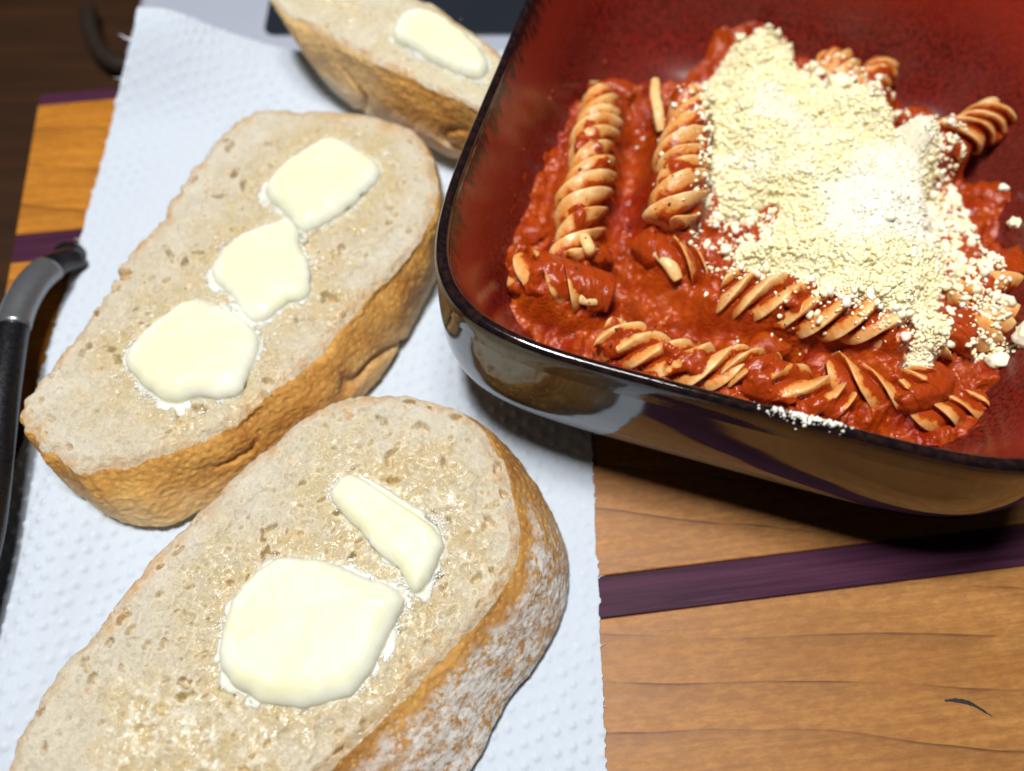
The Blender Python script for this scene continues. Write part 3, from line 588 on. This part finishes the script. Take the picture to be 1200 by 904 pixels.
def sauce_h(P, sd, bz):
    dome = 2.80+.75*np.exp(-(((P[:, 0]-7.6)/3.8)**2+((P[:, 1]-15.2)/3.2)**2))+.35*fbm(P, .55, 3, 12)
    t = np.sqrt(np.clip(sd, 0, None)+1e-6)*.78; e = bz+t
    k_ = .45; hh = np.clip(.5+.5*(dome-e)/k_, 0, 1); z = dome*(1-hh)+e*hh-k_*hh*(1-hh)
    return np.where(sd < 0, bz-.3*np.minimum(1, -sd*4)-.02, z)
FUS = [
 ([(2.91,20.71,2.90),(2.45,18.39,3.30),(2.07,16.02,3.40),(1.60,13.99,3.20)], .66, 'longest bare fusilli, lying along the bowl\'s inner wall beside the bread', .0),
 ([(5.65,20.03,3.50),(5.11,18.02,3.70),(4.75,16.16,3.80),(4.44,15.00,3.60)], .70, 'fusilli poking out below the cheese beside the thin broken strand', .05),
 ([(0.24,14.01,3.00),(0.95,13.46,3.30),(1.70,13.11,3.35),(2.72,13.02,3.10)], .66, 'stubby fusilli lying by the bowl\'s corner with crescent ridges', .1),
 ([(2.55,11.88,2.80),(3.57,11.28,3.10),(4.67,10.91,3.20),(6.07,10.60,3.00)], .66, 'pale fusilli in a row under the rim by the board\'s bare wood', -.12),
 ([(5.80,13.11,3.40),(7.07,12.59,3.60),(8.58,12.14,3.70),(10.44,11.79,3.50)], .70, 'plump fusilli at the foot of the cheese heap', -.08),
 ([(5.74,10.91,3.20),(6.54,10.29,3.30),(7.53,9.84,3.20),(8.71,9.54,3.00)], .66, 'orange stained fusilli just inside the rim\'s spilt cheese', .08),
 ([(3.79,15.01,2.90),(4.62,14.34,3.20),(5.53,14.02,2.90)], .50, 'half sunken fusilli in the middle of the sauce', .42),
 ([(11.96,18.14,2.60),(12.87,18.41,3.10),(13.99,18.90,3.20),(15.39,19.83,2.90)], .66, 'fusilli end curling out of the heap toward the bare red wall', .08),
 ([(10.70,23.05,2.30),(10.88,21.31,2.90),(11.00,19.63,3.10)], .55, 'fusilli tip under the large crumb at the heap\'s edge', .05),
 ([(12.56,22.84,2.20),(11.65,21.14,2.70),(10.99,19.37,3.00)], .55, 'saucy fusilli tip beside a big cheese crumb', .3),
 ([(16.32,14.91,2.40),(14.82,14.16,2.70),(13.25,13.24,2.90),(12.25,12.87,2.80)], .66, 'fusilli half buried in cheese on the side away from the bread', .15),
 ([(14.41,12.72,2.50),(13.04,12.18,2.80),(11.66,11.71,3.00),(10.25,11.49,2.90)], .62, 'pale fusilli lying under loose cheese crumbs', -.05),
 ([(8.38,10.76,2.90),(9.26,10.29,3.10),(10.36,10.14,3.10),(11.43,10.50,2.90)], .55, 'sauce covered fusilli between the cheese heap and the dusted rim', .25),
 ([(10.31,9.83,2.50),(11.19,9.58,2.70),(12.56,9.88,2.60)], .50, 'fusilli dusted with cheese near the bare bowl floor', .25),
 ([(14.31,17.37,2.30),(14.99,16.81,2.50),(15.99,16.43,2.40)], .45, 'sauce coated fusilli beyond the loose cheese crumbs', .5),
 ([(2.57,21.58,2.20),(3.34,21.53,2.40),(4.00,21.22,2.40)], .40, 'short fusilli stub at the top end of the longest one', .1),
]
zs = sauce_h(P, sd, bz)
cov = fbm(P, .9, 4, 37)
for fi, (fp, fr_, lb_, sv_) in enumerate(FUS):          # sauce banked up around each piece
    Cx = open_spline(fp, 40); dd = np.full(len(P), 9.0); zz = np.zeros(len(P))
    for p_ in Cx:
        d_ = np.hypot(P[:, 0]-p_[0], P[:, 1]-p_[1]); m_ = d_ < dd; dd[m_] = d_[m_]; zz[m_] = p_[2]
    tgt = zz-.04+.60*cov+.30*max(sv_, 0)
    wgt = sst(1.25, .45, dd)*sst(0, .5, sd)
    zs = np.where(tgt > zs, zs+(tgt-zs)*wgt, zs)
lump = sst(0, .5, sd)
pulp = .24*fbm(P, 1.3, 3, 31)+.17*fbm(P, 3.4, 2, 32)+.06*fbm(P, 8, 2, 33)
zs = zs+pulp*(.35+.65*lump)*(1+.9*fbm(P, .7, 2, 35))
V = np.c_[P[:, :2], zs]; n = len(g); F = gridf(n, n); ok = sd[F].max(1) > -.25; F = F[ok]
used = np.unique(F); mp = np.full(len(V), -1); mp[used] = np.arange(len(used))
sauceV, sauceF = V[used], mp[F]
so = mesh('tomato_sauce', sauceV, sauceF, MAT['sauce'], origin=(BC[0], BC[1], 1.0), attrs={'chunk': sst(.15, .6, fbm(P, 1.1, 3, 70))[used]})
tag(so, 'chunky red tomato sauce coating the pasta in the bowl', 'sauce', kind='stuff')

# ------------------------------------------------------------------ fusilli
bvhV = [sauceV]; bvhF = [sauceF]
def fusilli(pts, rad, label, seed, saucy=0.0, pitch=1.75, hand=1, phase=0.0):
    C = open_spline(pts, 150); bw = np.sin(np.linspace(0, math.pi, 150))[:, None]; C = C+bw*np.array([[.12*math.sin(seed*1.7), .12*math.cos(seed*2.3), 0]]); T, N, B = frames(C)
    L = np.r_[0, np.cumsum(np.linalg.norm(np.diff(C, axis=0), axis=1))]
    ns = 90; a = np.linspace(0, 2*math.pi, ns, endpoint=False)
    tw = hand*2*math.pi*L/pitch+phase
    ph = (a*4/(2*math.pi)) % 1.0
    lob = np.where(ph < .80, (ph/.80)**.55, .5+.5*np.cos((ph-.80)/.20*math.pi)); lob = (lob+np.roll(lob, 1)+np.roll(lob, -1))/3
    r = .44+.56*lob
    sk = .35*lob
    r_ = np.random.default_rng(seed)
    endt = np.clip(np.minimum(L, L[-1]-L)/(.10), .0, 1); rr = rad*(.70+.30*np.sqrt(1-(1-endt)**2))*(.93+.10*np.sin(np.linspace(0, math.pi, len(L))))
    rr = rr*(1+.05*vn(np.c_[L*1.3, 0*L, 0*L+seed], 1, seed))
    ang_ = a[None]+tw[:, None]+hand*sk[None]+.60*vn(np.c_[L*.8, 0*L, 0*L], 1, seed+3)[:, None]
    c3 = C[:, None]+rad*(np.cos(ang_)[..., None]*N[:, None]+np.sin(ang_)[..., None]*B[:, None])
    pt = sst(.02-saucy*.5, .26-saucy*.5, fbm(c3.reshape(-1, 3), .85, 4, seed+60)).reshape(len(L), ns)
    lobv = 1+.10*np.cos(a[None]*1.0+seed)+.08*vn(np.c_[L*.8, 0*L+3, 0*L], 1, seed+2)[:, None]
    r2 = r[None]*lobv*(1-pt)+(.98+.10*fbm(c3.reshape(-1, 3), 3, 3, seed+61).reshape(len(L), ns))*pt
    R2 = r2*rr[:, None]*(1+.05*vn(np.stack([np.cos(ang_)*2, np.sin(ang_)*2, np.repeat(L[:, None], ns, 1)*1.5], -1).reshape(-1, 3), 1, seed+1).reshape(len(L), ns))
    V = C[:, None]+R2[..., None]*(np.cos(ang_)[..., None]*N[:, None]+np.sin(ang_)[..., None]*B[:, None])
    V = V.reshape(-1, 3); gr = np.tile((1-lob)**.8, len(L))
    k_ = len(V); V = np.vstack([V, C[:1], C[-1:]]); j = np.arange(ns); j2 = (j+1) % ns; e = (len(L)-1)*ns
    caps = np.vstack([np.stack([j2, j, np.full(ns, k_)], -1), np.stack([e+j, e+j2, np.full(ns, k_+1)], -1)])
    F = gridf(len(L), ns, True)
    o = mesh('fusilli', V, [F, caps], MAT['pasta'], attrs={'groove': np.r_[gr, 0, 0], 'saucy': np.r_[saucy+pt.ravel()*1.1, saucy, saucy]})
    tag(o, label, 'pasta', 'fusilli pasta in the bowl')
    off = sum(len(v) for v in bvhV); bvhV.append(V); bvhF.append(F+off)
    return o
for i, (p, r, lb, sv) in enumerate(FUS):
    fusilli(p, r*1.10, lb, 200+i, sv, pitch=2.45+.25*math.sin(i*2.1), hand=1 if i not in (4, 5, 3) else -1, phase=i*1.3)
def blade(pts, rw, rt, label, name='pasta_piece'):
    C = open_spline(pts, 60); V, F = tube(C, rw*(1-.25*np.linspace(-1, 1, 60)**4), 20, flat=rt)
    V = V+.02*np.stack([fbm(V, 2, 3, 5), fbm(V, 2, 3, 6), fbm(V, 2, 3, 7)], -1)
    o = mesh(name, V, F, MAT['pasta'], attrs={'groove': np.zeros(len(V)), 'saucy': np.full(len(V), -.35)})
    tag(o, label, 'pasta'); off = sum(len(v) for v in bvhV); bvhV.append(V); bvhF.append(F[0]+off)
blade([(4.50,20.69,3.70),(4.44,20.06,3.75),(4.49,19.22,3.70),(4.57,18.80,3.45)], .17, .75, 'thin broken pasta strand sticking up from the sauce')
blade([(1.82,12.76,3.50),(2.09,12.68,3.55),(2.41,12.68,3.45)], .21, .8, 'small pale pasta chunk beside the crescent ridged fusilli')
blade([(4.09,14.27,3.50),(4.41,13.84,3.50),(4.65,13.46,3.30)], .20, .7, 'curved pasta sliver sunk in the middle of the sauce')
blade([(1.98,14.56,3.90),(2.12,14.13,3.90),(2.18,14.04,3.70)], .17, .8, 'small pasta tip at the foot of the longest bare fusilli')

# tomato lumps
for i, (c, r, lb) in enumerate((([(12.87,19.83,2.90)][0], (.75, .42, .4), 'red tomato lump between the cheese and the curling fusilli end'), ([(6.87,11.44,2.90)][0], (.65, .45, .4), 'red tomato lump in front of the plump fusilli'), ([(2.46,14.48,3.00)][0], (.5, .4, .35), 'small tomato lump by the crescent ridged fusilli'), ([(8.86,11.15,2.70)][0], (.8, .4, .35), 'wide tomato lump between the cheese heap and the dusted rim'), ([(0.64,15.70,2.60)][0], (.5, .55, .4), 'tomato lump against the inner wall beside the bread'))):
    V = ICO3_V*np.array(r); nn = ICO3_V; V = V+nn*(.30*fbm(V+i*9, 1.6, 3, 60+i)+.12*fbm(V+i*9, 5, 3, 61))[:, None]; V = V+np.array(c)
    o = mesh('tomato_lump', V, ICO3_F, MAT['sauce'], origin=(c[0], c[1], c[2]-r[2])); tag(o, lb, 'tomato')
    off = sum(len(v) for v in bvhV); bvhV.append(V)
    bvhF.append(np.c_[ICO3_F, ICO3_F[:, 2]][:, :4]+off)

polys = [tuple(dict.fromkeys(f)) for F_ in bvhF for f in F_.tolist()]
bvh = BVHTree.FromPolygons(np.vstack(bvhV).tolist(), polys)
def drop(xy, z0=9.0):
    out = np.full(len(xy), np.nan)
    for i, (a, b) in enumerate(xy):
        h_ = bvh.ray_cast(Vector((a, b, z0)), Vector((0, 0, -1)))
        if h_[0] is not None: out[i] = h_[0].z
    return out

# ------------------------------------------------------------------ grated cheese
heap = np.array([(6.82,22.72,2.60),(7.78,23.81,2.50),(8.99,23.45,2.60),(9.80,22.50,2.80),(10.50,20.85,3.20),(11.64,19.78,3.60),(12.74,18.80,3.60),(12.96,17.29,3.60),(12.80,15.55,3.60),(12.28,13.77,3.60),(11.72,12.37,3.60),(11.64,11.05,3.60),(10.89,10.28,3.60),(10.48,10.66,3.60),(10.49,11.57,3.60),(9.65,12.15,3.60),(8.34,12.59,3.60),(7.19,13.42,3.60),(6.25,14.05,3.60),(6.21,14.58,3.60),(7.43,15.18,3.60),(7.73,16.10,3.60),(6.18,15.98,3.60),(5.94,17.45,3.60),(6.02,19.15,3.60),(5.94,20.43,3.60)])
heap2 = np.array([(13.55,18.34,2.60),(14.46,17.49,2.60),(15.27,16.08,2.60),(15.59,14.77,2.60),(14.79,13.87,2.60),(13.67,12.58,2.60),(13.38,11.75,2.60),(14.14,11.47,2.60),(13.65,10.55,2.60),(12.88,9.78,2.60),(11.85,9.28,2.60),(11.03,9.65,2.60),(11.51,10.81,2.60),(12.35,11.88,2.60),(12.45,13.87,2.60),(13.04,16.34,2.60)])
gs = .05; hx = np.arange(BC[0]-5.5, BC[0]+6.5, gs); hy = np.arange(BC[1]-6, BC[1]+6.5, gs); HX, HY = np.meshgrid(hx, hy)
P = np.stack([HX.ravel(), HY.ravel(), 0*HX.ravel()], -1)
b0 = drop(P[:, :2]); b0 = np.where(np.isnan(b0), bowl_z(P), np.maximum(b0, bowl_z(P)))
bs = b0.reshape(HX.shape)
for _ in range(4): bs = np.maximum(bs, .2*(bs+np.roll(bs, 1, 0)+np.roll(bs, -1, 0)+np.roll(bs, 1, 1)+np.roll(bs, -1, 1)))
for _ in range(16): bs = .2*(bs+np.roll(bs, 1, 0)+np.roll(bs, -1, 0)+np.roll(bs, 1, 1)+np.roll(bs, -1, 1))
nz = fbm(P, .8, 4, 90); d1 = polysd(P, heap)+.30*fbm(P, 1.3, 4, 91); d2 = polysd(P, heap2)+.35*fbm(P, 1.2, 4, 92)
th = 1.15*sst(-.05, 1.25, d1)+.12*sst(-.02, .2, d1)
pk = np.array([(10.55,15.52,4.20),(7.88,19.59,4.20)]); 
th = th*(1+.30*nz)+.55*np.exp(-((P[:, :2]-pk[0, :2])**2).sum(1)/1.1)+.30*np.exp(-((P[:, :2]-pk[1, :2])**2).sum(1)/1.0)
th = th*sst(-.08, .1, d1)
hz_ = bs.ravel()+th
hz_ = hz_+(.07*fbm(P, 2.6, 3, 94)+.05*vn(P, 6.5, 95)+.05*vn(P, 10, 96))*sst(.02, .2, th)
hz_ = np.where(th < .03, hz_-.25, hz_)
def heap_z(xy):
    fx = np.clip((xy[:, 0]-hx[0])/gs, 0, len(hx)-1.001); fy = np.clip((xy[:, 1]-hy[0])/gs, 0, len(hy)-1.001)
    i = fx.astype(int); j = fy.astype(int); a = fx-i; b = fy-j; Z = hz_.reshape(HX.shape); T = th.reshape(HX.shape)
    f = lambda A: A[j, i]*(1-a)*(1-b)+A[j, i+1]*a*(1-b)+A[j+1, i]*(1-a)*b+A[j+1, i+1]*a*b
    return f(Z), f(T)
V = np.c_[P[:, :2], hz_]; F = gridf(len(hy), len(hx)); F = F[th[F].max(1) > .04]
used = np.unique(F); mp = np.full(len(V), -1); mp[used] = np.arange(len(used)); CV = [V[used]]; CF = [mp[F]]
tint = [np.clip(.65+.3*fbm(P[used], 1.2, 3, 97)-.5*np.exp(-((P[used][:, :2]-pk[0, :2])**2).sum(1)/2.6), 0, 1)]
rg = np.random.default_rng(5)
# grains on the heap
def pick(n, lo, hi): return rg.uniform(lo, hi, (n, 2))
q = pick(170000, (hx[0], hy[0]), (hx[-1], hy[-1])); zq, tq = heap_z(q); q, zq, tq = q[tq > .05], zq[tq > .05], tq[tq > .05]
m = np.arange(len(q)) < 60000; q, zq, tq = q[m], zq[m], tq[m]
white = sst(.0, .40, .55*fbm(np.c_[q, 0*zq], .75, 3, 99)+.62*np.exp(-((q-pk[0, :2])**2).sum(1)/2.6)+.40*np.exp(-((q-pk[1, :2])**2).sum(1)/.8))
sz = rg.lognormal(-3.55, .55, len(q)).clip(.016, .12)*(1.25-.65*white)
TF = []; tri = []
v, f = blobs(np.c_[q, zq+sz*.5], sz*1.1, OCT_V, OCT_F, .30, (.4, 1.0), 3)
o0 = len(CV[0]); CV.append(v); tri.append(f+o0); tint.append(np.repeat(np.clip((1-.9*white)*rg.beta(2.4, 1.1, len(q))*1.15+.12, 0, 1), 6))
# looser grains scattered round the heap
loose = np.array([(5.59,21.97,3.00),(8.09,23.97,3.00),(10.19,22.68,3.00),(12.77,21.51,3.00),(14.29,19.73,3.00),(14.91,16.99,3.00),(15.92,16.02,3.00),(15.47,13.60,3.00),(13.69,10.60,3.00),(12.45,9.34,3.00),(10.23,9.34,3.00),(8.13,10.09,3.00),(6.91,11.12,3.00),(5.95,12.75,3.00),(4.91,14.48,3.00),(5.00,18.33,3.00)])
q = pick(26000, (BC[0]-5, BC[1]-5.5), (BC[0]+6, BC[1]+6)); P2 = np.c_[q, 0*q[:, 0]]
dl = polysd(P2, heap); d2_ = polysd(P2, heap2); dL = polysd(P2, loose)
pr = .95*np.exp(-np.clip(-dl, 0, 9)/.38)*(dl < .1)+.9*sst(-.35, .4, d2_+.4*fbm(P2, 1.3, 3, 92))*(dl < .05)+.030*sst(-.2, .6, dL)
pr = pr*sst(-.5, .25, fbm(P2, 1.5, 3, 111)+.15)
kp = rg.random(len(q)) < pr*.85; q = q[kp]; zq = drop(q); hzq, htq = heap_z(q); zq = np.where(np.isnan(zq), bowl_z(np.c_[q, 0*q]), np.maximum(zq, bowl_z(np.c_[q, 0*q]))); zq = np.where(htq > .05, np.maximum(zq, hzq), zq); g_ = ~np.isnan(zq); q, zq = q[g_], zq[g_]
sz = rg.lognormal(-2.85, .48, len(q)).clip(.02, .17)
v, f = blobs(np.c_[q, zq+sz*.35], sz, ICO2_V, ICO2_F, .20, (.4, 1.05), 4)
o1 = o0+len(CV[1]); CV.append(v); tri.append(f+o1); tint.append(np.repeat(np.clip(rg.beta(2.0, 1.2, len(q)), 0, 1), 42))
ch = mesh('grated_cheese', np.vstack(CV), [CF[0], np.vstack(tri)], MAT['cheese'], origin=(BC[0], BC[1], 3.0), attrs={'tint': np.clip(np.concatenate(tint), 0, 1)})
tag(ch, 'heap of grated pale yellow cheese crumbs over the pasta', 'cheese', kind='stuff')
# spilt cheese on the rim
a = rg.uniform(0, 1, 260); c0, c1 = np.array([(5.66,8.20,6.20),(8.19,7.66,6.20)]); t = np.clip(rg.normal(.35, .17, 260), -.4, 1.7)
base = c0[None, :2]+(c1-c0)[None, :2]*t[:, None]
dirv = np.array([-.30, -.95]); base = base+dirv*rg.normal(.10, .11, 260)[:, None]
rho = bowl_rho(np.c_[base, 0*t]); rz = np.interp(rho, [p[0] for p in inner[-2:]]+[p[0] for p in rimp[1:7]], [p[1] for p in inner[-2:]]+[p[1] for p in rimp[1:7]])
g_ = (rho > .95) & (rho < .999); sz = rg.lognormal(-3.6, .4, 260).clip(.012, .06)
v, f = blobs(np.c_[base, rz+sz*.3][g_], sz[g_], ICO2_V, ICO2_F, .15, (.6, 1), 8)
tag(mesh('spilt_cheese', v, f, MAT['cheese'], attrs={'tint': np.full(len(v), .15)}), 'fine cheese dust spilt on the bowl\'s dark rim', 'cheese', kind='stuff')
# big crumbs
for i, (c, r, lb) in enumerate((([(10.50,21.10,3.35)][0], .36, 'large cheese crumb on a fusilli tip at the heap\'s edge'), ([(13.64,11.44,2.90)][0], .36, 'large square cheese crumb above the bare bowl floor'), ([(7.63,23.35,2.40)][0], .17, 'single cheese crumb at the narrow tip of the heap'), ([(13.10,11.02,2.80)][0], .27, 'lumpy cheese crumb beside the large square one'), ([(12.95,21.10,3.10)][0], .17, 'round cheese crumb on the tomato lump'), ([(14.66,15.49,3.20)][0], .2, 'cheese crumb at the end of the loose crumbs'), ([(6.09,14.48,3.00)][0], .16, 'lone cheese crumb beside the half sunken fusilli'), ([(14.77,16.92,3.00)][0], .15, 'flat cheese crumb on the saucy fusilli'))):
    V = ICO3_V*(r*np.array([1, .85, .8])); V = V*(.62/(np.abs(ICO3_V)**4).sum(1)**.25+.3)[:, None]; V = V+ICO3_V*(.55*r*fbm(ICO3_V+i*5, 1.3, 3, 80+i)+.16*r*fbm(ICO3_V+i*5, 4, 2, 81))[:, None]
    zc = drop(np.array([c[:2]]))[0]; hzc = heap_z(np.array([c[:2]]))[0][0]
    zc = np.nanmax([zc, hzc if heap_z(np.array([c[:2]]))[1][0] > .05 else -9, bowl_z(np.array([c]))[0]]); V = V+np.array([c[0], c[1], zc+.55*r]); o = mesh('cheese_crumb', V, ICO3_F, MAT['cheese'], attrs={'tint': np.clip(.6+.6*fbm(V, 2, 3, 5), 0, 1)}); tag(o, lb, 'cheese', 'larger cheese crumbs')
# herb flecks in the sauce
q = pick(1800, (BC[0]-6, BC[1]-5.5), (BC[0]+5, BC[1]+5)); q = q[(polysd(q, sauce_poly) > .4) & (polysd(q, heap) < -.1)][:300]
zq = drop(q); g_ = ~np.isnan(zq); q, zq = q[g_], zq[g_]; sz = rg.lognormal(-3.15, .45, len(q)).clip(.02, .10)
v, f = blobs(np.c_[q, zq+.006], sz, ICO_V, ICO_F, .2, (.12, 1.0), 12)
tag(mesh('herb_flecks', v, f, MAT['herb']), 'tiny dark herb flecks scattered through the sauce', 'herbs', kind='stuff')

# sauce flecks splashed on the bowl's inner wall
q = pick(2500, (BC[0]-8, BC[1]-6), (BC[0]+6, BC[1]+8)); dq = -polysd(q, sauce_poly); rq = bowl_rho(np.c_[q, 0*dq]); kp = (dq > .1) & (dq < 1.8) & (rq < .93) & (rg.random(len(q)) < .28*np.exp(-dq/.7)); q = q[kp]
sz = rg.lognormal(-3.6, .6, len(q)).clip(.01, .09); v, f = blobs(np.c_[q, bowl_z(np.c_[q, 0*q])+.2*sz], sz, ICO2_V, ICO2_F, .15, (.4, 1), 15)
tag(mesh('sauce_spatter', v, f, MAT['sauce']), 'small sauce specks splashed on the bowl\'s inner wall', 'sauce', kind='stuff')

# ------------------------------------------------------------------ things behind the board
ap = empty('kitchen_appliance', [(-6.92,32.23,-3.50)][0]); tag(ap, 'pale grey appliance with black glass panel beyond the board', 'appliance')
def rrect(x0, x1, y0, y1, r, n=10):
    out = []
    for cx, cy, s0 in ((x1-r, y1-r, 0), (x0+r, y1-r, 1), (x0+r, y0+r, 2), (x1-r, y0+r, 3)):
        for t in np.linspace(0, math.pi/2, n): out.append((cx+r*math.cos(t+s0*math.pi/2), cy+r*math.sin(t+s0*math.pi/2)))
    return np.array(out)
def slab(name, x0, x1, y0, y1, z0, z1, r, bev, mat, parent):
    V = []
    for z, i in ((z0, 0), (z1-bev, 0), (z1-bev*.3, bev*.3), (z1, bev)):
        p = rrect(x0+i, x1-i, y0+i, y1-i, max(.02, r-i)); V.append(np.c_[p, np.full(len(p), z)])
    n = len(V[0]); V = np.vstack(V); k_ = len(V); e = 3*n; j = np.arange(n)
    V = np.vstack([V, [[(x0+x1)/2, (y0+y1)/2, z1]]])
    return mesh(name, V, [gridf(4, n, True), np.stack([e+j, e+(j+1) % n, np.full(n, k_)], -1)], mat, parent=parent, smooth=False)
al, ar, af, ab_ = -15.6, 9.0, 26.6, 46.0
slab('casing', al, ar, af, ab_, -3.5, -1.2, 1.0, .35, MAT['enamel'], ap)
slab('glass_panel', -10.1, 8.0, 28.35, 44.0, -1.22, -1.15, .5, .03, MAT['blackglass'], ap)
# dark iron hook handle lying behind
C = open_spline([(-18.73,31.94,-2.90),(-18.39,30.76,-2.90),(-17.74,29.51,-2.90),(-16.91,28.69,-2.90),(-15.90,28.39,-2.90)], 50); V, F = tube(C, .38, 16)
tag(mesh('iron_bar', V, F, MAT['iron']), 'dark bent iron bar on the table beyond the board', 'bar')
# white dish edge
dc = np.array([-26.2, 15.3]); prof = [(.01, -3.2), (3.5, -3.2), (4.5, -3.0), (6.0, -2.3), (6.15, -2.25), (6.1, -2.4), (4.6, -3.25), (3.4, -3.4), (3.3, -3.5), (.01, -3.45)]
pr = rev(prof, 60); a = np.linspace(0, 2*math.pi, 90, endpoint=False)
V = np.stack([dc[0]+pr[:, :1]*np.cos(a), dc[1]+pr[:, :1]*np.sin(a), np.broadcast_to(pr[:, 1:], (60, 90))], -1).reshape(-1, 3)
tag(mesh('saucer', V, gridf(60, 90, True)[:, ::-1].copy(), MAT['china'], origin=(dc[0], dc[1], -3.5)), 'white saucer on the dark table beside the handle', 'saucer')

for o in bpy.data.objects:
    if '_o' in o: del o['_o']
